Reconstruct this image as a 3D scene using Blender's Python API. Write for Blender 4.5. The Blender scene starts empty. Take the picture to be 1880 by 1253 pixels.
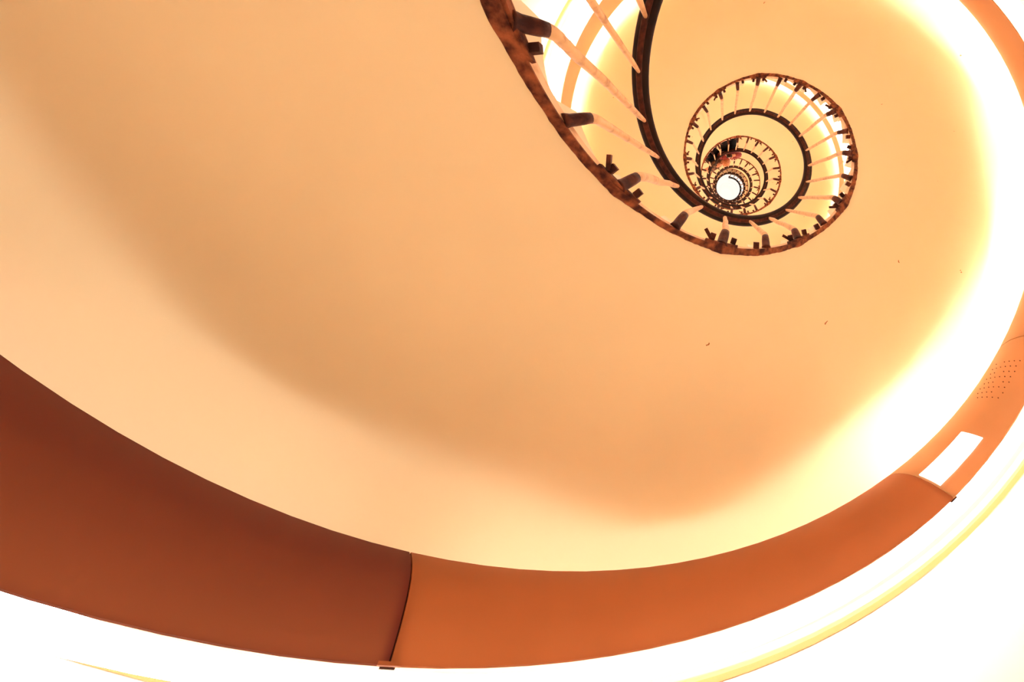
import bpy, bmesh, math, random
from mathutils import Vector, Matrix

C = bpy.context.scene.collection
SC = bpy.context.scene
random.seed(7)

# ------------------------------------------------------------------ camera
# The camera lies near the floor inside the stair well and looks straight up;
# the frame is shifted off the zenith like a shift lens.
CAMZ = 1.55
cam_d = bpy.data.cameras.new('camera')
cam = bpy.data.objects.new('camera', cam_d)
C.objects.link(cam)
cam.location = (0, 0, CAMZ)
cam.rotation_euler = (math.pi, 0, 0)
FPX = 700.0
ZX, ZY = 1329.34, 363.54            # zenith in the 1880x1253 frame
cam_d.sensor_width = 36.0
cam_d.sensor_fit = 'HORIZONTAL'
cam_d.lens = FPX / 1880 * 36.0
cam_d.shift_x = (940 - ZX) / 1880
cam_d.shift_y = (ZY - 626.5) / 1880
cam_d.clip_start = 0.01
SC.camera = cam

# ------------------------------------------------------------------ sky, exposure
W = bpy.data.worlds.new('sky'); SC.world = W; W.use_nodes = True
bg = W.node_tree.nodes['Background']
bg.inputs[0].default_value = (1.0, 0.90, 0.80, 1)
bg.inputs[1].default_value = 0.60
SC.view_settings.view_transform = 'Standard'
SC.view_settings.look = 'None'
SC.view_settings.gamma = 1.0
SC.view_settings.exposure = 1.12
SC.view_settings.use_curve_mapping = False
SC.cycles.max_bounces = 16
SC.cycles.diffuse_bounces = 12
SC.cycles.sample_clamp_indirect = 8.0

DOWN_POWER = 12.5        # open lamp in the trough below the pelmet
LAMP = (1.0, 0.96, 0.88)

# ------------------------------------------------------------------ geometry of the stair
S = 0.63
FS = FPX * S
CX, CY = 0.31296 * S, -0.65334 * S          # axis of the well
OX, OY = CX - 0.2172 * S, CY - 0.0591 * S   # axis of the outer wall
PK = 0.007724034 / 22.03565638 * FS         # rise of one step
H0 = CAMZ + 0.0016785976 * FS
TH0, N = 3.1, 22.03565638
RT = 0.86402
DZ = 0.002319163 * FS
KN0, KNS = -10.0, 4.4
DR = [-0.0212, -0.0207, -0.0103, -0.0176, -0.0333, -0.0568, -0.0097, -0.01, -0.0454, 0.0217, 0.0507, 0.0122, 0.0116, 0.0289, 0.0513, 0.0473, 0.0008, -0.0264, -0.0464, -0.0645, -0.0686, -0.0499, -0.0302, -0.0164, -0.0083, -0.004, -0.0015]
DA = [0.0378, 0.0184, -0.0391, -0.0849, -0.0034, -0.0034, 0.0478, 0.0683, 0.0757, 0.0347, -0.0967, -0.0561, -0.0288, -0.0161, -0.0099, -0.001, 0.011, 0.0127, 0.0105, 0.0082, 0.0062, 0.0039, 0.0022, 0.0011, 0.0005, 0.0002, 0.0001]
DT = [0.0072, 0.0211, 0.0444, 0.0271, 0.051, -0.0229, 0.0435, 0.0099, 0.0201, 0.022, 0.0175, 0.0143, 0.0138, 0.0135, 0.0051, -0.0333, -0.0848, -0.0738, -0.0464, -0.0258, -0.0131, -0.0062, -0.0027, -0.0011, -0.0004, -0.0001, 0.0]


def spl(k, v):
    x = (k - KN0) / KNS
    x = min(max(x, 1.0), len(v) - 2.001)
    i = int(math.floor(x)); u = x - i
    a, b, c, d = v[i - 1], v[i], v[i + 1], v[min(i + 2, len(v) - 1)]
    return ((1 - u) ** 3 * a + (3 * u ** 3 - 6 * u * u + 4) * b + (-3 * u ** 3 + 3 * u * u + 3 * u + 1) * c + u ** 3 * d) / 6


def zc(k): return H0 + PK * k
def thn(k): return TH0 - 2 * math.pi * k / N                 # nominal angle (wall)
def thw(k): return thn(k) + spl(k, DA)                       # angle in the hand-made well
def rin(k): return 1.0 + spl(k, DR)
def rrail(k): return RT + spl(k, DT)


def P(r, k, dz=0.0):
    """point at r well-radii from the well's axis (r in metres/S), height above the stringer"""
    a = thw(k)
    return Vector((CX + r * S * math.cos(a), CY + r * S * math.sin(a), zc(k) + dz))


def Q(R, k, dz=0.0):
    a = thn(k)
    return Vector((OX + R * S * math.cos(a), OY + R * S * math.sin(a), zc(k) + dz))


RWALL = 3.05
K0, K1 = -14, 104


# ------------------------------------------------------------------ materials
def mat(name, col, rough=0.6, metal=0.0, build=None):
    m = bpy.data.materials.new(name); m.use_nodes = True
    nt = m.node_tree; b = nt.nodes['Principled BSDF']
    b.inputs['Base Color'].default_value = (*col, 1)
    b.inputs['Roughness'].default_value = rough
    b.inputs['Metallic'].default_value = metal
    if build: build(nt, b)
    return m


def noise_mix(nt, b, c1, c2, scale, lo, hi, detail=6.0, bump=0.0, bscale=None):
    tc = nt.nodes.new('ShaderNodeTexCoord')
    n = nt.nodes.new('ShaderNodeTexNoise'); n.inputs['Scale'].default_value = scale; n.inputs['Detail'].default_value = detail
    r = nt.nodes.new('ShaderNodeValToRGB')
    r.color_ramp.elements[0].position = lo; r.color_ramp.elements[0].color = (*c1, 1)
    r.color_ramp.elements[1].position = hi; r.color_ramp.elements[1].color = (*c2, 1)
    nt.links.new(tc.outputs['Object'], n.inputs['Vector'])
    nt.links.new(n.outputs['Fac'], r.inputs['Fac'])
    nt.links.new(r.outputs['Color'], b.inputs['Base Color'])
    if bump:
        bp = nt.nodes.new('ShaderNodeBump'); bp.inputs['Strength'].default_value = bump; bp.inputs['Distance'].default_value = 0.004
        n2 = nt.nodes.new('ShaderNodeTexNoise'); n2.inputs['Scale'].default_value = bscale or scale * 2; n2.inputs['Detail'].default_value = 4
        nt.links.new(tc.outputs['Object'], n2.inputs['Vector'])
        nt.links.new(n2.outputs['Fac'], bp.inputs['Height'])
        nt.links.new(bp.outputs['Normal'], b.inputs['Normal'])
    return tc, r


PL = (0.89, 0.755, 0.52)


def plaster_nodes(nt, b):
    tc, r = noise_mix(nt, b, tuple(c * 0.95 for c in PL), PL, 1.3, 0.35, 0.65, 3.0)
    # sparse dark chips: cells of a coarse voronoi, kept only where a noise is high
    v = nt.nodes.new('ShaderNodeTexVoronoi'); v.inputs['Scale'].default_value = 7.0
    lt = nt.nodes.new('ShaderNodeMath'); lt.operation = 'LESS_THAN'; lt.inputs[1].default_value = 0.045
    n = nt.nodes.new('ShaderNodeTexNoise'); n.inputs['Scale'].default_value = 2.2
    gt = nt.nodes.new('ShaderNodeMath'); gt.operation = 'GREATER_THAN'; gt.inputs[1].default_value = 0.54
    mu = nt.nodes.new('ShaderNodeMath'); mu.operation = 'MULTIPLY'
    mx = nt.nodes.new('ShaderNodeMix'); mx.data_type = 'RGBA'
    mx.inputs[7].default_value = (0.42, 0.16, 0.06, 1)
    nd = nt.nodes.new('ShaderNodeTexNoise'); nd.inputs['Scale'].default_value = 60.0
    add = nt.nodes.new('ShaderNodeVectorMath'); add.operation = 'MULTIPLY_ADD'
    add.inputs[1].default_value = (0.03, 0.03, 0.03)
    nt.links.new(tc.outputs['Object'], nd.inputs['Vector'])
    nt.links.new(nd.outputs['Color'], add.inputs[0]); nt.links.new(tc.outputs['Object'], add.inputs[2])
    nt.links.new(add.outputs[0], v.inputs['Vector'])
    nt.links.new(tc.outputs['Object'], n.inputs['Vector'])
    nt.links.new(v.outputs['Distance'], lt.inputs[0]); nt.links.new(n.outputs['Fac'], gt.inputs[0])
    nt.links.new(lt.outputs[0], mu.inputs[0]); nt.links.new(gt.outputs[0], mu.inputs[1])
    nt.links.new(mu.outputs[0], mx.inputs[0]); nt.links.new(r.outputs['Color'], mx.inputs[6])
    nt.links.new(mx.outputs[2], b.inputs['Base Color'])
    bp = nt.nodes.new('ShaderNodeBump'); bp.inputs['Strength'].default_value = 0.12; bp.inputs['Distance'].default_value = 0.002
    nb = nt.nodes.new('ShaderNodeTexNoise'); nb.inputs['Scale'].default_value = 90; nb.inputs['Detail'].default_value = 3
    nt.links.new(tc.outputs['Object'], nb.inputs['Vector']); nt.links.new(nb.outputs['Fac'], bp.inputs['Height'])
    nt.links.new(bp.outputs['Normal'], b.inputs['Normal'])


M = {}
M['plaster'] = mat('peach plaster', PL, 0.9, build=plaster_nodes)
M['wall'] = mat('wall paint', (0.68, 0.585, 0.49), 0.85, build=lambda nt, b: noise_mix(nt, b, (0.66, 0.565, 0.475), (0.70, 0.605, 0.505), 2.0, 0.4, 0.6, 4, 0.1, 60))
M['step'] = mat('stone step', (0.90, 0.62, 0.34), 0.8, build=lambda nt, b: noise_mix(nt, b, (0.82, 0.68, 0.48), (0.88, 0.76, 0.58), 4.0, 0.35, 0.65, 5))
M['face'] = mat('stringer face', (0.85, 0.52, 0.27), 0.8, build=lambda nt, b: noise_mix(nt, b, (0.50, 0.25, 0.13), (0.76, 0.52, 0.33), 14.0, 0.30, 0.48, 8, 0.3, 60))
M['rust'] = mat('rusty iron', (0.3, 0.09, 0.04), 0.75, 0.0, build=lambda nt, b: noise_mix(nt, b, (0.045, 0.010, 0.008), (0.40, 0.12, 0.05), 30.0, 0.36, 0.74, 10, 0.8, 120))
M['iron'] = mat('dark iron', (0.10, 0.03, 0.02), 0.55, 0.2, build=lambda nt, b: noise_mix(nt, b, (0.03, 0.008, 0.008), (0.15, 0.04, 0.022), 30.0, 0.35, 0.75, 6, 0.5, 100))
M['bar'] = mat('painted iron', (0.85, 0.50, 0.25), 0.5, build=lambda nt, b: noise_mix(nt, b, (0.42, 0.20, 0.09), (0.66, 0.40, 0.19), 22.0, 0.30, 0.5, 7, 0.4, 70))
M['rail'] = mat('dark varnished wood', (0.022, 0.010, 0.010), 0.5, build=lambda nt, b: noise_mix(nt, b, (0.006, 0.003, 0.004), (0.020, 0.008, 0.008), 9.0, 0.35, 0.65, 5))
M['strip'] = mat('rail iron strip', (0.14, 0.04, 0.028), 0.5, 0.1, build=lambda nt, b: noise_mix(nt, b, (0.02, 0.006, 0.007), (0.10, 0.028, 0.02), 40.0, 0.3, 0.7, 6, 0.3, 90))
for _n, _c in (('brown', (0.15, 0.030, 0.029)), ('terracotta', (0.39, 0.130, 0.058)), ('orange', (0.58, 0.33, 0.18)), ('peach', (0.80, 0.54, 0.33))):   # own tone per panel, plus dimmer light lower down put into the colour
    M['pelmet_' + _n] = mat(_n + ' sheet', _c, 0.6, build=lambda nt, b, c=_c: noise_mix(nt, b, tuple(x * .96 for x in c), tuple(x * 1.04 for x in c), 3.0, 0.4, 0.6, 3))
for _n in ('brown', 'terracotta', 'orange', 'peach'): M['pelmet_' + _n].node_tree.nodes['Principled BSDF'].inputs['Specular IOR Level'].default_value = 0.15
for _n in ('rail', 'iron', 'strip', 'rust'): M[_n].node_tree.nodes['Principled BSDF'].inputs['Specular IOR Level'].default_value = 0.18
for _n in ('brown', 'terracotta', 'orange', 'peach'):
    # thin plastic sheet: the lamps behind glow through it a little
    nt = M['pelmet_' + _n].node_tree
    pb = nt.nodes['Principled BSDF']; mo = nt.nodes['Material Output']
    tl = nt.nodes.new('ShaderNodeBsdfTranslucent'); tl.inputs[0].default_value = (1.0, 0.54, 0.28, 1)
    ms = nt.nodes.new('ShaderNodeMixShader'); ms.inputs[0].default_value = 0.14
    nt.links.new(pb.outputs[0], ms.inputs[1]); nt.links.new(tl.outputs[0], ms.inputs[2]); nt.links.new(ms.outputs[0], mo.inputs['Surface'])
M['shade_line'] = mat('ochre shade line', (0.60, 0.36, 0.14), 0.7)  # ochre stands in for the shadow between trough and wall
M['joint'] = mat('dark joint', (0.05, 0.015, 0.012), 0.8)
M['trough'] = mat('cream enamel', (0.62, 0.50, 0.34), 0.6)
M['hole'] = mat('dark perforation', (0.12, 0.035, 0.02), 0.9)
M['floor'] = mat('terrazzo floor', (0.60, 0.40, 0.25), 0.5, build=lambda nt, b: noise_mix(nt, b, (0.78, 0.69, 0.55), (0.86, 0.78, 0.64), 60.0, 0.4, 0.6, 4))


def emis(name, col, power):
    m = bpy.data.materials.new(name); m.use_nodes = True
    nt = m.node_tree; nt.nodes.clear()
    e = nt.nodes.new('ShaderNodeEmission'); o = nt.nodes.new('ShaderNodeOutputMaterial')
    e.inputs[0].default_value = (*col, 1); e.inputs[1].default_value = power
    nt.links.new(e.outputs[0], o.inputs[0])
    return m


M['lamp_down'] = emis('lit tube', LAMP, DOWN_POWER)
M['lamp_down_upper'] = emis('lit tube upper floors', LAMP, DOWN_POWER * 1.5)
for _n, _p in (('old', 3.0), ('dim', 2.2), ('fair', 4.4), ('late', 18.0), ('new', 21.0)):      # tubes of different age and output
    M['up_' + _n] = emis('cove tube ' + _n, LAMP, _p)
M['sign'] = emis('backlit lens', (1.0, 0.93, 0.85), 1.6)


# ------------------------------------------------------------------ helpers
def obj(name, verts, faces, m, parent=None, smooth=False, mats=None):
    me = bpy.data.meshes.new(name)
    me.from_pydata([tuple(v) for v in verts], [], faces)
    me.materials.append(m)
    if smooth:
        me.polygons.foreach_set('use_smooth', [True] * len(me.polygons))
    me.update()
    o = bpy.data.objects.new(name, me); C.objects.link(o)
    if parent: o.parent = parent
    return o


def tag(o, label=None, cat=None, group=None, kind=None):
    if label: o['label'] = label
    if cat: o['category'] = cat
    if group: o['group'] = group
    if kind: o['kind'] = kind
    return o


def empty(name, loc=(0, 0, 0)):
    o = bpy.data.objects.new(name, None); C.objects.link(o)
    o.location = loc; o.empty_display_size = 0.1
    return o


def adopt(o, parent):
    """parent in place: keep the world position of o"""
    o.parent = parent
    o.matrix_parent_inverse = Matrix.Translation(-Vector(parent.location))
    return o


def sweep(rings, closed_ring=True, caps=True):
    """rings: list of lists of points"""
    n = len(rings[0]); V = [p for r in rings for p in r]; F = []
    m = n if closed_ring else n - 1
    for i in range(len(rings) - 1):
        for j in range(m):
            a = i * n + j; b = i * n + (j + 1) % n
            F.append((a, a + n, b + n, b))
    if caps and closed_ring:
        F.append(tuple(range(n))); F.append(tuple(reversed(range((len(rings) - 1) * n, len(rings) * n))))
    return V, F


def tube(path, radii, seg=10, up=Vector((0, 0, 1)), flat=None):
    rings = []
    n = len(path); prev = None
    for i, p in enumerate(path):
        t = (path[min(i + 1, n - 1)] - path[max(i - 1, 0)]).normalized()
        if prev is None:
            ref = up if abs(t.dot(up)) < 0.9 else Vector((1, 0, 0))
            u = t.cross(ref).normalized()
        else:
            u = (prev - t * prev.dot(t)).normalized()
        prev = u; v = t.cross(u)
        r = radii[i] if hasattr(radii, '__len__') else radii
        rr = (r, r) if not isinstance(r, tuple) else r
        rings.append([p + u * rr[0] * math.cos(2 * math.pi * j / seg) + v * rr[1] * math.sin(2 * math.pi * j / seg) for j in range(seg)])
    return sweep(rings)


def box_frame(o, x, y, z, sx, sy, sz):
    """oriented box centred at o with half sizes along the axes x,y,z"""
    V = [o + x * (a * sx) + y * (b * sy) + z * (c * sz) for a in (-1, 1) for b in (-1, 1) for c in (-1, 1)]
    F = [(0, 1, 3, 2), (4, 6, 7, 5), (0, 4, 5, 1), (2, 3, 7, 6), (0, 2, 6, 4), (1, 5, 7, 3)]
    return V, F


def join(*vf):
    V = []; F = []
    for v, f in vf:
        n = len(V); V += list(v); F += [tuple(i + n for i in q) for q in f]
    return V, F


def frange(a, b, d):
    n = max(1, int(math.ceil((b - a) / d - 1e-6)))
    return [a + (b - a) * i / n for i in range(n + 1)]


# ------------------------------------------------------------------ the setting
ZTOP = zc(K1) + 2.6
SEG = 160


def ring_pts(R, z, n=SEG):
    return [Vector((OX + R * S * math.cos(2 * math.pi * j / n), OY + R * S * math.sin(2 * math.pi * j / n), z)) for j in range(n)]


V, F = sweep([ring_pts(RWALL, 0), ring_pts(RWALL, ZTOP), ring_pts(RWALL + 0.35, ZTOP), ring_pts(RWALL + 0.35, 0), ring_pts(RWALL, 0)], caps=False)
w = obj('wall_outer', V, F, M['wall'], smooth=False); tag(w, 'round cream stairwell wall behind the spiral stairs', kind='structure')
V, F = sweep([ring_pts(RWALL + .35, -0.15), ring_pts(RWALL + .35, 0.0)])
tag(obj('floor', V, F, M['floor']), 'stone floor at the foot of the stairwell', kind='structure')
RSKY = 2.5
V, F = sweep([ring_pts(RWALL + .35, ZTOP), ring_pts(RSKY, ZTOP), ring_pts(RSKY, ZTOP + .3), ring_pts(RWALL + .35, ZTOP + .3), ring_pts(RWALL + .35, ZTOP)], caps=False)
tag(obj('ceiling', V, F, M['wall']), 'pale ceiling ring around the round skylight', kind='structure')
# round skylight: frame ring and thin glass
win = empty('window_1', (OX, OY, ZTOP + .05)); tag(win, 'round white skylight at the top of the stairwell', kind='structure')
V, F = sweep([ring_pts(RSKY, ZTOP + .02), ring_pts(RSKY - .07, ZTOP + .02), ring_pts(RSKY - .07, ZTOP + .1), ring_pts(RSKY, ZTOP + .1), ring_pts(RSKY, ZTOP + .02)], caps=False)
adopt(obj('window_frame', V, F, M['trough']), win)
gm = bpy.data.materials.new('skylight glass'); gm.use_nodes = True
nt = gm.node_tree; nt.nodes.clear()
tr = nt.nodes.new('ShaderNodeBsdfTransparent'); tr.inputs[0].default_value = (0.97, 0.97, 0.97, 1)
gl = nt.nodes.new('ShaderNodeBsdfGlossy'); gl.inputs['Roughness'].default_value = 0.05
mxs = nt.nodes.new('ShaderNodeMixShader'); mxs.inputs[0].default_value = 0.05
oo = nt.nodes.new('ShaderNodeOutputMaterial')
nt.links.new(tr.outputs[0], mxs.inputs[1]); nt.links.new(gl.outputs[0], mxs.inputs[2]); nt.links.new(mxs.outputs[0], oo.inputs[0])
V = ring_pts(RSKY - .07, ZTOP + .06) + ring_pts(RSKY - .07, ZTOP + .07)
F = [tuple(range(SEG)), tuple(reversed(range(SEG, 2 * SEG)))]
adopt(obj('window_pane', V, F, gm), win)


# ------------------------------------------------------------------ spiral staircase
stair = empty('spiral_staircase', (CX, CY, 0))
tag(stair, 'peach plastered spiral staircase winding up around the open well', 'staircase')


def outer_pt(k, dz=0.0, R=RWALL - 0.01):
    return Q(R, k, dz)


# soffit: smooth helical underside
rings = []
NR = 14
COVE = [(2.66 + 0.38 * math.sin(q * math.pi / 2 / 8), 0.004 - 0.26 * (1 - math.cos(q * math.pi / 2 / 8))) for q in range(1, 9)]
for k in frange(K0, K1, 0.25):
    a = P(rin(k) + 0.03, k, 0.004); b = Q(2.66, k, 0.0)
    low = [a.lerp(b, j / NR) for j in range(NR + 1)]
    for j, p in enumerate(low): p.z = zc(k) + 0.004
    # cove: the outer edge rounds down into the wall
    for R, z in COVE: low.append(Q(R, k, z))
    top = low[0] + Vector((0, 0, 0.035))
    rings.append(low + [Q(RWALL - .01, k, 0.035), a.lerp(Q(RWALL - .01, k, 0), .5) * 1.0 + Vector((0, 0, 0.033)), top])
V, F = sweep(rings)
adopt(obj('soffit', V, F, M['plaster'], smooth=False), stair)
for pl in bpy.data.objects['soffit'].data.polygons: pl.use_smooth = True
bpy.data.objects['soffit'].data.set_sharp_from_angle(angle=math.radians(40))

# stringer: the low vertical face towards the well
rings = []
for k in frange(K0, K1, 0.25):
    r = rin(k)
    rings.append([P(r, k, 0.0), P(r, k, 0.058), P(r + 0.03, k, 0.058), P(r + 0.03, k, 0.0)])
V, F = sweep(rings)
st = adopt(obj('stringer', V, F, M['face']), stair); st['label'] = 'pale flaking stringer face along the well'

# rusty lip under the stringer, a little ragged
rings = []
rnd = random.Random(3)
for k in frange(K0, K1, 0.06):
    r = rin(k)
    even = abs((k / 2.0) - round(k / 2.0)) * 2            # distance (in k) to the nearest even baluster
    sw = max(0.0, 1 - even / 0.30)
    w_ = 0.034 + 0.006 * math.sin(k * 1.7) + 0.004 * rnd.random() + 0.010 * sw + 0.022 * min(max(0.8 - k, 0), 1)
    t_ = 0.005 + 0.002 * rnd.random() + 0.003 * sw
    rings.append([P(r - 0.002, k, -t_), P(r - 0.002, k, 0.004), P(r + w_, k, 0.004), P(r + w_ - 0.004, k, -t_ * 0.7)])
V, F = sweep(rings)
lip = adopt(obj('edge_strip', V, F, M['rust']), stair); lip['label'] = 'rusty brown iron strip along the inner edge'

# steps
TR = 0.159
for n in range(K0, K1):
    k0, k1 = n - 0.36, n + 0.66
    if k0 < K0: k0 = K0
    ks = frange(k0, k1, 0.17)
    V = []; zt = zc(n) + TR
    for k in ks:
        a = P(rin(k) + 0.012, k); b = outer_pt(k)
        zb = zc(k) + 0.03
        a0 = a.copy(); a0.z = zb; a1 = a.copy(); a1.z = zt; b0 = b.copy(); b0.z = zb; b1 = b.copy(); b1.z = zt
        V.append([a0, a1, b1, b0])
    vv, ff = sweep(V)
    adopt(obj('step', vv, ff, M['step']), stair)

# landing at the top
ks = frange(K1 - 0.34, K1 + 9, 0.25); zt = zc(K1) + TR
V = []
for k in ks:
    a = P(rin(k) + .012, k); b = outer_pt(k)
    V.append([Vector((a.x, a.y, zt - .16)), Vector((a.x, a.y, zt)), Vector((b.x, b.y, zt)), Vector((b.x, b.y, zt - .16))])
vv, ff = sweep(V)
adopt(obj('landing', vv, ff, M['step']), stair)

# ------------------------------------------------------------------ railing
rail = empty('staircase_railing', (CX, CY, 0))
tag(rail, 'dark spiral handrail on bent iron balusters around the open well', 'railing')
RK0, RK1 = -11.0, K1 + 0.3
prof = []
HW = 0.038
for j in range(16):
    a = math.pi * 2 * j / 16
    x = HW * math.copysign(abs(math.cos(a)) ** 0.8, math.cos(a)); y = 0.026 * math.sin(a)
    prof.append((x / S, y + 0.026))
rings = []
for k in frange(RK0, RK1, 0.2):
    rings.append([P(rrail(k) + x, k, DZ + y) for x, y in prof])
V, F = sweep(rings)
adopt(obj('handrail', V, F, M['rail'], smooth=True), rail)['label'] = 'dark varnished handrail'
rings = []
for k in frange(RK0, RK1, 0.2):
    rr = rrail(k)
    rings.append([P(rr - 0.020, k, DZ - 0.004), P(rr - 0.014, k, DZ - 0.008), P(rr + 0.014, k, DZ - 0.008), P(rr + 0.020, k, DZ - 0.004), P(rr + 0.020, k, DZ + 0.004), P(rr - 0.020, k, DZ + 0.004)])
V, F = sweep(rings)
adopt(obj('rail_strip', V, F, M['strip']), rail)['label'] = 'brown iron strip under the handrail'


def baluster(k):
    rn = random.Random(k * 13 + 5)
    even = k % 2 == 0
    rough = 1.0 if even else 0.0
    kk = k + rn.uniform(-0.05, 0.05)
    ri, rt = rin(kk), rrail(kk)
    far = k > 45
    # frame at the stringer face
    a = thw(kk); e = Vector((math.cos(a), math.sin(a), 0)); t = Vector((math.sin(a), -math.cos(a), 0)); up = Vector((0, 0, 1))
    f0 = P(ri + 0.004, kk, 0.016); el = P(rt, kk, 0.075); top = P(rt, kk, DZ - 0.004)
    # upright, starting in the bend
    path = []
    bend = 0.026
    din = (el - f0).normalized()
    p0 = el - din * bend; p2 = el + up * bend
    nb = 3 if far else 6
    for i in range(nb + 1):
        u = i / nb
        path.append(p0 * (1 - u) ** 2 + el * 2 * u * (1 - u) + p2 * u * u)
    m = 2 if far else 8
    for i in range(1, m + 1):
        p = p2.lerp(top, i / m)
        if i < m and not far:
            p = p + e * (0.0018 * rough * math.sin(i * 1.9 + k)) + t * (0.0022 * rough * math.sin(i * 1.3 + k * 2))
        path.append(p)
    n = len(path); rb = 0.0145 + 0.002 * rough
    rad = []
    for i in range(n):
        u = i / (n - 1); r = rb * (1 - 0.28 * u) * (1 + 0.03 * rough * rn.uniform(-1, 1))
        rad.append(r)
    rad[-1] *= 0.75
    V, F = tube(path, rad, 6 if far else 12)
    b = adopt(obj('baluster', V, F, M['bar'], smooth=True), rail)
    # arm: darker stub from the stringer to the bend
    q = [f0.lerp(p0 + din * 0.018, u) for u in ((0, 1) if far else (0, .08, .25, .5, .75, 1))]
    rr_ = [rb * 1.12] * len(q)
    if not far:
        rr_[0] = rb * (1.5 if even else 1.3); rr_[1] = rb * 1.3; rr_[-1] = rb * 0.96; rr_[-2] = rb * 1.08
    V, F = tube(q, rr_, 6 if far else 12)
    arm = obj('arm', V, F, M['iron'], b, smooth=True); arm['label'] = 'dark iron stub'
    if even and k < 62:
        # rusty fixing plate on the stringer, with two nuts and a slanted lug
        rg = []
        for u in (-1, -.8, -.4, 0, .4, .8, 1):
            kq = kk + u * 0.36; h = 0.030 - 0.012 * u * u
            rg.append([P(rin(kq) - 0.016, kq, -0.004), P(rin(kq) - 0.016, kq, h), P(rin(kq) + 0.006, kq, h), P(rin(kq) + 0.006, kq, -0.004)])
        V, F = sweep(rg)
        obj('fixing_plate', V, F, M['rust'], b)['label'] = 'rusty fixing plate'
        sgn = 1 if rn.random() < 0.75 else -1
        for s in (-1, 1):
            kq = kk + 0.24 * s
            o = P(rin(kq) - 0.020 - 0.016, kq, 0.018)
            V, F = box_frame(o, e, t, up, 0.011, 0.010, 0.009)
            obj('nut', V, F, M['iron'], b)['label'] = 'dark square nut'
        kq = kk - 0.34 * sgn
        o = P(rin(kq) - 0.040, kq, 0.024)
        d = (t * sgn * -1 - e * 0.9).normalized()
        V, F = box_frame(o, d, d.cross(up), up, 0.021, 0.006, 0.007)
        obj('lug', V, F, M['iron'], b)['label'] = 'dark slanted iron lug'
    elif (not even) and 4 < k < 40:
        kq = kk - 0.27
        o = P(rin(kq) - 0.018, kq, 0.018)
        V, F = box_frame(o, e, t, up, 0.014, 0.011, 0.009)
        obj('nut', V, F, M['iron'], b)['label'] = 'dark square nut'
    return b


for k in range(-3, 95):
    baluster(k)
# the smallest ones, at the very top, as one object
parts_top = []
for k in range(95, K1 + 1):
    rt = rrail(k); f0 = P(rin(k) + .004, k, .016); el = P(rt, k, .075); top = P(rt, k, DZ)
    parts_top.append(tube([f0, el, el.lerp(top, .5), top], .014, 6))
V, F = join(*parts_top)
tag(adopt(obj('baluster', V, F, M['bar']), rail), kind='stuff')
# newel at the top end
V, F = tube([P(rrail(RK1), RK1, 0.16), P(rrail(RK1), RK1, DZ + .12)], 0.03, 10)
adopt(obj('newel_post', V, F, M['iron']), rail)

# ------------------------------------------------------------------ lit wall pelmets
R_T, Z_T = 2.719, -0.00044220 * FS
R_B, Z_B = 2.587, -0.00112646 * FS
Z_W = -0.00088 * FS
SLANT = 0.30


def RB(k):
    """radius of the pelmet's lower edge: the wall is not quite round"""
    u = min(max((k - 8.6) / 2.2, 0), 1)
    return R_B + 0.045 * math.exp(-((k - 7.0) / 1.6) ** 2) - 0.04 * u * u * (3 - 2 * u)


def pel(k, v, off=0.0):
    """point on the pelmet's face; v 0 top .. 1 bottom; off>0 towards the wall (units of S)"""
    kk = k + SLANT * v
    bulge = 0.06 * (1 - (2 * v - 1) ** 2)
    u = min(max((kk - 14) / 4, 0), 1); u = u * u * (3 - 2 * u)      # taller panels from the second turn on
    rt_, zt_ = R_T - 0.06 * u, Z_T + 0.07 * u
    return Q(rt_ + (RB(kk) - rt_) * v + off - bulge, kk, zt_ + (Z_B - zt_) * v)


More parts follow.
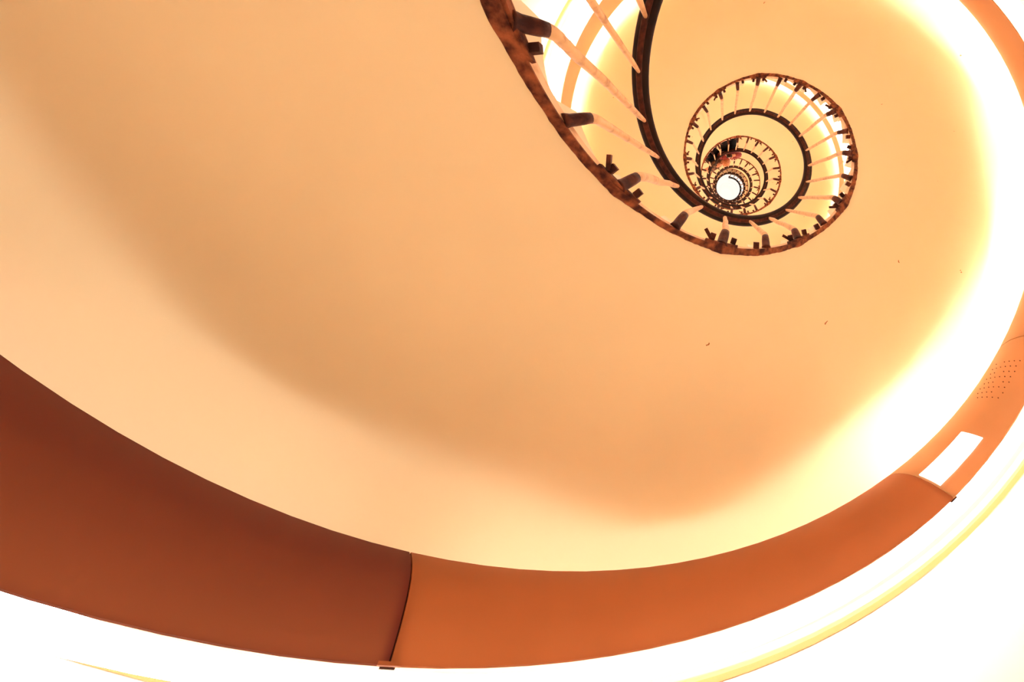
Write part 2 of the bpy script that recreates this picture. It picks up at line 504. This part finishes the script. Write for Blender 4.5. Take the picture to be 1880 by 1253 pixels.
seams = [-6.46, -1.56, 3.34, 6.67, 8.24]
while seams[-1] + 4.9 < K1 - 1: seams.append(seams[-1] + 4.9)
place = {
    -6.46: ('brown lit wall pelmet beyond the lower left corner, lowest on the wall', None),
    -1.56: ('long dark brown curved pelmet with glowing lower edge at the lower left', 2),
    3.34: ('orange brown curved pelmet panel right of the dark vertical seam', 3),
    6.67: ('short orange pelmet panel with a bright white lit window and speaker holes', 4),
    8.24: ('orange pelmet panel at the right edge beyond the seam above the speaker holes', 5),
}
gap = 0.004
for i, (a, b) in enumerate(zip(seams[:-1], seams[1:])):
    root = empty('wall_light_pelmet', tuple(Q(R_B, (a + b) / 2, Z_B)))
    if a in place:
        tag(root, place[a][0], 'wall light')
    elif a < 24:
        turn = {13.14: 'orange pelmet above the right edge, out past the bright soffit rim', 18.04: 'peach pelmet seen past the top of the bright balusters, nearest the top edge', 22.94: 'peach pelmet with white tube seen between the near balusters and the handrail'}
        tag(root, turn.get(round(a, 2), 'orange lit pelmet on the wall'), 'wall light')
    else:
        tag(root, 'lit pelmet high in the stairwell, hidden behind the upper flights', 'wall light', 'pelmets behind the upper flights')
    a2, b2 = a + (0.0012 if a == 6.67 else gap), b - (0.0012 if b == 6.67 else gap)
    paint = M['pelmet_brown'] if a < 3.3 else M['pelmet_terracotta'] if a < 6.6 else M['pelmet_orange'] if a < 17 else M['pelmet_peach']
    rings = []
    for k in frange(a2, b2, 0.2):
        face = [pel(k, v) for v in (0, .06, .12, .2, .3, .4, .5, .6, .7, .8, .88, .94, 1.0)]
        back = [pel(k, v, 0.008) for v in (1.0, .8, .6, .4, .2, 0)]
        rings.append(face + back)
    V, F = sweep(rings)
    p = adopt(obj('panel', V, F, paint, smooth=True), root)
    p.data.set_sharp_from_angle(angle=math.radians(50))
    rg = []
    for v in range(13):
        rg.append([pel(b - .03, v / 12, .0125), pel(b + .03, v / 12, .0125), pel(b + .03, v / 12, .018), pel(b - .03, v / 12, .018)])
    V, F = sweep(rg)
    adopt(obj('joint_strip', V, F, M['joint']), root)['label'] = 'dark strip behind the panel joint'
    # trough from the lower edge back to the wall
    rings = []
    for k in frange(a, b, 0.2):
        kb = k + SLANT
        prof_ = [(R_B + .085, Z_B + .10), (R_B + .16, Z_B + .125), (R_B + .24, Z_B + .135), (R_B + .32, Z_B + .135), (R_B + .39, Z_B + .125), (RWALL - .05, Z_W + .004), (RWALL - .012, Z_W)]
        s_ = lambda r: r + (RB(kb) - R_B) * (RWALL - r) / (RWALL - R_B)
        rings.append([Q(s_(r), kb, z) for r, z in prof_] + [Q(s_(r), kb, z + .004) for r, z in reversed(prof_)])
    V, F = sweep(rings)
    adopt(obj('trough', V, F, M['trough']), root)['label'] = 'cream enamelled light trough'
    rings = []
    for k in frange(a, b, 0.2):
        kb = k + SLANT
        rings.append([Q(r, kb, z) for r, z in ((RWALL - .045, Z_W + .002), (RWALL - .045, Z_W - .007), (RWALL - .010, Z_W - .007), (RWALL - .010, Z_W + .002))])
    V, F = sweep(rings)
    adopt(obj('edge_shade_line', V, F, M['shade_line']), root)['label'] = 'thin ochre shade line between trough and wall'  # added strip, coloured as the shadow line at the wall joint
    # open tube in the trough
    path = [Q(R_B + 0.13, k + SLANT, Z_B + 0.018) for k in frange(a, b, 0.2)]
    V, F = tube(path, 0.022, 8)
    adopt(obj('light_tube', V, F, M['lamp_down' if a < 27 else 'lamp_down_upper'], smooth=True), root)['label'] = 'glowing white tube under the pelmet'
    # straight tubes behind the pelmet, washing the soffit
    nT = max(1, round((b - a) / 2.45))
    for j in range(nT):
        kA = a + (b - a) * (j + 0.06) / nT; kB = a + (b - a) * (j + 0.94) / nT
        A = Q(2.96, kA, Z_T - 0.13); B = Q(2.96, kB, Z_T - 0.13)
        V, F = tube([A, B], 0.016, 8)
        kM = (kA + kB) / 2
        age = 'old' if kM < 3.3 else 'dim' if kM < 5.0 else 'fair' if kM < 6.6 else 'late' if kM > 27.5 else 'new'
        adopt(obj('cove_tube', V, F, M['up_' + age], smooth=True), root)['label'] = 'straight tube hidden behind the pelmet'
    if a == 6.67:
        rings = []
        for u in range(7):
            k = 6.79 + 0.51 * u / 6 - SLANT * 0.33
            vs = [.54 + .29 * q / 6 for q in range(7)]
            rings.append([pel(k, v, -0.006) for v in vs] + [pel(k, v, 0.0) for v in reversed(vs)])
        V, F = sweep(rings)
        adopt(obj('lit_window', V, F, M['sign']), root)['label'] = 'bright white backlit window'
        for ui in range(8):
            for vi in range(6):
                if (ui * 7 + vi * 5) % 9 == 0: continue
                k = 7.68 + ui * 0.055 - SLANT * .3; v = .27 + vi * .085 + .02 * (ui % 2)
                c = pel(k, v, -0.003)
                x = (pel(k + .05, v) - pel(k - .05, v)).normalized(); y = (pel(k, v + .05) - pel(k, v - .05)).normalized(); z = x.cross(y)
                rg = [[c + (x * math.cos(q * math.pi / 3) + y * math.sin(q * math.pi / 3)) * .0022 + z * h for q in range(6)] for h in (-.001, .001)]
                V, F = sweep(rg)
                adopt(obj('speaker_hole', V, F, M['hole']), root)['label'] = 'small dark speaker hole'
    if a == 3.34:
        c = pel(a, 1.0, -0.003)
        x = (pel(a + .1, 1.0) - pel(a - .1, 1.0)).normalized(); y = (pel(a, 1) - pel(a, .9)).normalized()
        V, F = box_frame(c, x, y, x.cross(y), 0.022, 0.003, 0.003)
        adopt(obj('joint_clip', V, F, paint), root)


# ------------------------------------------------------------------ two people leaning on the rail, two turns up
M['skin'] = mat('skin', (0.72, 0.34, 0.20), 0.55)
M['hair_red'] = mat('reddish hair', (0.36, 0.11, 0.045), 0.6, build=lambda nt, b: noise_mix(nt, b, (0.30, 0.09, 0.04), (0.80, 0.34, 0.15), 60.0, 0.35, 0.65, 5, 0.8, 120))
M['hair_dark'] = mat('dark hair', (0.03, 0.012, 0.01), 0.6)
M['coat'] = mat('black coat', (0.006, 0.004, 0.005), 0.85)
M['brown_coat'] = mat('dark brown striped coat', (0.10, 0.04, 0.025), 0.85, build=lambda nt, b: noise_mix(nt, b, (0.012, 0.006, 0.008), (0.20, 0.085, 0.045), 9.0, 0.42, 0.58, 3))
M['maroon'] = mat('maroon jacket', (0.20, 0.018, 0.022), 0.8, build=lambda nt, b: noise_mix(nt, b, (0.13, 0.010, 0.014), (0.26, 0.03, 0.03), 12.0, 0.4, 0.6, 3))
M['trouser'] = mat('black trousers', (0.006, 0.005, 0.008), 0.9)
M['trouser'].node_tree.nodes['Principled BSDF'].inputs['Specular IOR Level'].default_value = 0.1
M['shoe'] = mat('dark shoes', (0.03, 0.012, 0.01), 0.5)
M['white_cord'] = mat('pale strap', (0.80, 0.62, 0.50), 0.7)
M['camera_black'] = mat('black camera body', (0.010, 0.008, 0.009), 0.35)
M['eye'] = mat('eye', (0.05, 0.03, 0.02), 0.2)


def skin(name, nodes, edges, m, parent, root=0):
    keys = list(nodes); idx = {q: i for i, q in enumerate(keys)}
    me = bpy.data.meshes.new(name)
    me.from_pydata([tuple(nodes[q][0]) for q in keys], [(idx[a], idx[b]) for a, b in edges], [])
    o = bpy.data.objects.new(name, me); C.objects.link(o)
    bm = bmesh.new(); bm.from_mesh(me); sl = bm.verts.layers.skin.verify()
    bm.verts.ensure_lookup_table()
    for i, q in enumerate(keys):
        r = nodes[q][1]; r = r if isinstance(r, tuple) else (r, r)
        bm.verts[i][sl].radius = r; bm.verts[i][sl].use_root = (i == root)
    bm.to_mesh(me); bm.free()
    me.materials.append(m)
    md = o.modifiers.new('skin', 'SKIN'); md.use_smooth_shade = True
    o.modifiers.new('subdivision', 'SUBSURF').levels = 1
    o.modifiers['subdivision'].render_levels = 1
    return adopt(o, parent)


def chain(*n): return list(zip(n[:-1], n[1:]))


def hand(nodes, edges, wrist, tag_, d, side, curl):
    """palm and five unequal fingers, each bent along curl"""
    w = nodes[wrist][0]
    palm = tag_ + 'palm'; nodes[palm] = (w + d * 0.055, (0.030, 0.018)); edges.append((wrist, palm))
    kn = tag_ + 'kn'; nodes[kn] = (w + d * 0.085, (0.034, 0.014)); edges.append((palm, kn))
    for i, (off, ln) in enumerate(((-.030, .062), (-.010, .074), (.010, .078), (.030, .070))):
        a, b, c = tag_ + 'a%d' % i, tag_ + 'b%d' % i, tag_ + 'c%d' % i
        base = w + d * 0.095 + side * off
        nodes[a] = (base, .009); nodes[b] = (base + d * ln * .45 + curl * ln * .25, .0085); nodes[c] = (base + d * ln * .55 + curl * ln * .85, .007)
        edges += [(kn, a), (a, b), (b, c)]
    t1, t2 = tag_ + 't1', tag_ + 't2'
    nodes[t1] = (w + d * .045 + side * .045, .010); nodes[t2] = (w + d * .080 + side * .060 + curl * .02, .009)
    edges += [(palm, t1), (t1, t2)]


def person(label, kp, headpos, hands, top_mat, hair_mat, hair_r, strap=False):
    tz = zc(round(kp)) + TR + 0.004
    g = P(1.36, kp); g.z = tz
    root = empty('person', tuple(g)); tag(root, label, 'person', 'two people leaning on the handrail')

    def at(r, k, h):
        v = P(r, k); v.z = tz + h; return v
    hz0 = at(1, kp - .6, 0)
    a = thw(kp); out = Vector((-math.cos(a), -math.sin(a), 0)); sd = Vector((-math.sin(a), math.cos(a), 0)); up = Vector((0, 0, 1))
    cb = at(1.30, kp, 0)
    pel_ = cb + up * .93 + out * .10
    wst = cb + up * 1.06 + out * .17
    chs = cb + up * 1.24 + out * .27
    shc = cb + up * 1.33 + out * .33
    nk = shc.lerp(headpos, .45)
    hd = (headpos - nk).normalized()
    fwd = (Vector((0, 0, -1)) - hd * Vector((0, 0, -1)).dot(hd)).normalized()
    N_ = {'pelvis': (pel_, (.13, .10)), 'waist': (wst, (.12, .09)), 'chest': (chs, (.15, .10)), 'sh': (shc, (.11, .08)), 'neck': (nk, .052),
          'jaw': (headpos - hd * .03 + fwd * .02, (.060, .068)), 'head': (headpos + hd * .045, (.074, .088)), 'crown': (headpos + hd * .10, (.055, .065)), 'nose': (headpos + hd * .02 + fwd * .105, .012)}
    E_ = chain('pelvis', 'waist', 'chest', 'sh', 'neck', 'jaw', 'head', 'crown') + [('head', 'nose')]
    for s, nm in ((-1, 'l'), (1, 'r')):
        step = at(1.30, kp, 0) + sd * s * .10
        N_[nm + 'hip'] = (pel_ + sd * s * .09 - up * .06, .085)
        N_[nm + 'knee'] = (step + up * .48 + out * .05, .055)
        N_[nm + 'ank'] = (step + up * .09 - out * .02, .038)
        N_[nm + 'toe'] = (step + up * .035 + out * .13, .030)
        E_ += chain('pelvis', nm + 'hip', nm + 'knee', nm + 'ank', nm + 'toe')
        N_[nm + 'sho'] = (shc + sd * s * .18 - up * .02, .055)
        hp = hands[nm]
        el = N_[nm + 'sho'][0].lerp(hp, .5) - up * .10 + sd * s * .07
        N_[nm + 'elb'] = (el, .040); N_[nm + 'wri'] = (hp, .026)
        E_ += chain('sh', nm + 'sho', nm + 'elb', nm + 'wri')
        d = (hp - el).normalized(); side = d.cross(up).normalized() * s
        hand(N_, E_, nm + 'wri', nm, d, side, (-up + d * .2).normalized())
    body = skin('body', N_, E_, M['skin'], root)
    # clothing follows the same joints, a little fuller
    f = lambda q, m=1.22: (N_[q][0], tuple(x * m for x in (N_[q][1] if isinstance(N_[q][1], tuple) else (N_[q][1],) * 2)))
    J = {q: f(q) for q in ('pelvis', 'waist', 'chest', 'sh')}
    JE = chain('pelvis', 'waist', 'chest', 'sh')
    J['collar'] = (shc.lerp(nk, .6), .075); JE.append(('sh', 'collar'))
    for nm in 'lr':
        J[nm + 'sho'] = f(nm + 'sho', 1.35); J[nm + 'elb'] = f(nm + 'elb', 1.45)
        J[nm + 'cuff'] = (N_[nm + 'elb'][0].lerp(N_[nm + 'wri'][0], .88), .040)
        JE += chain('sh', nm + 'sho', nm + 'elb', nm + 'cuff')
    skin('jacket', J, JE, top_mat, root)
    T_ = {'pelvis': f('pelvis', 1.14)}; TE = []
    for nm in 'lr':
        T_[nm + 'hip'] = f(nm + 'hip', 1.2); T_[nm + 'knee'] = f(nm + 'knee', 1.35); T_[nm + 'ank'] = (N_[nm + 'ank'][0] + up * .02, .055)
        TE += chain('pelvis', nm + 'hip', nm + 'knee', nm + 'ank')
        S_ = {'heel': (N_[nm + 'ank'][0] - up * .045 - out * .02, .042), 'toe': (N_[nm + 'toe'][0] + up * .005, .040)}
        skin('shoe', S_, [('heel', 'toe')], M['shoe'], root)
    skin('trousers', T_, TE, M['trouser'], root)
    H = {'a': (headpos - hd * .035 - fwd * .045, .062 * hair_r), 'b': (headpos + hd * .045 - fwd * .03, .088 * hair_r), 'c': (headpos + hd * .115 - fwd * .005, .066 * hair_r), 'd': (headpos + hd * .12 + fwd * .045, .035 * hair_r)}
    skin('hair', H, chain('a', 'b', 'c', 'd'), hair_mat, root)
    for s in (-1, 1):
        sdv = hd.cross(fwd).normalized()
        V, F = tube([headpos + hd * .045 + fwd * .088 + sdv * s * .031, headpos + hd * .045 + fwd * .094 + sdv * s * .031], .009, 8)
        adopt(obj('eye', V, F, M['eye']), root)
        V, F = tube([headpos + hd * .015 + sdv * s * .074, headpos + hd * .03 + sdv * s * .088 - fwd * .01], .018, 8)
        adopt(obj('ear', V, F, M['skin']), root)
    V, F = tube([headpos - hd * .028 + fwd * .086 + hd.cross(fwd) * .022, headpos - hd * .028 + fwd * .088 - hd.cross(fwd) * .022], .006, 8)
    adopt(obj('mouth', V, F, M['maroon']), root)
    if strap:
        pts = [shc + sd * .10 + out * .10, chs + out * .16 + sd * .02, wst + out * .14 - sd * .10]
        V, F = tube(pts, .008, 6); adopt(obj('strap', V, F, M['white_cord']), root)['label'] = 'pale cord on the jacket'
    return N_


h1 = P(0.655, 40.0, 1.38)
person('person in a mottled brown coat bending over the handrail, reddish head in the well', 40.9, h1,
       {'l': P(0.90, 40.2, 1.10), 'r': P(0.93, 42.2, 1.10)}, M['brown_coat'], M['hair_red'], 1.34)
h2 = P(0.98, 38.75, 1.52)
hp2 = P(0.74, 38.2, 1.20)
n2 = person('person in a maroon jacket at the handrail, holding a small black camera over the well', 38.7, h2,
            {'l': P(0.92, 39.6, 1.10), 'r': hp2}, M['maroon'], M['hair_dark'], 1.05, strap=True)
tipd = (n2['rwri'][0] - n2['relb'][0]).normalized()
cc = n2['rwri'][0] + tipd * 0.12 - Vector((0, 0, 0.062))
cx_ = tipd; cz_ = Vector((0, 0, 1)); cy_ = cx_.cross(cz_).normalized(); cz_ = cy_.cross(cx_)
camr = empty('pocket_camera', tuple(cc)); tag(camr, 'small black camera held out over the stairwell by the person in maroon', 'camera')
V, F = box_frame(cc, cx_, cy_, cz_, 0.060, 0.036, 0.014)
adopt(obj('camera_body', V, F, M['camera_black']), camr)
V, F = tube([cc - cz_ * .013, cc - cz_ * .034], 0.022, 14)
adopt(obj('lens', V, F, M['iron']), camr)
V, F = tube([cc + cz_ * .006 + cy_ * .037 - cx_ * .03, cc - cz_ * .012 + cy_ * .05, cc + cz_ * .006 + cy_ * .037 + cx_ * .03], .003, 6)
adopt(obj('wrist_strap', V, F, M['white_cord']), camr)
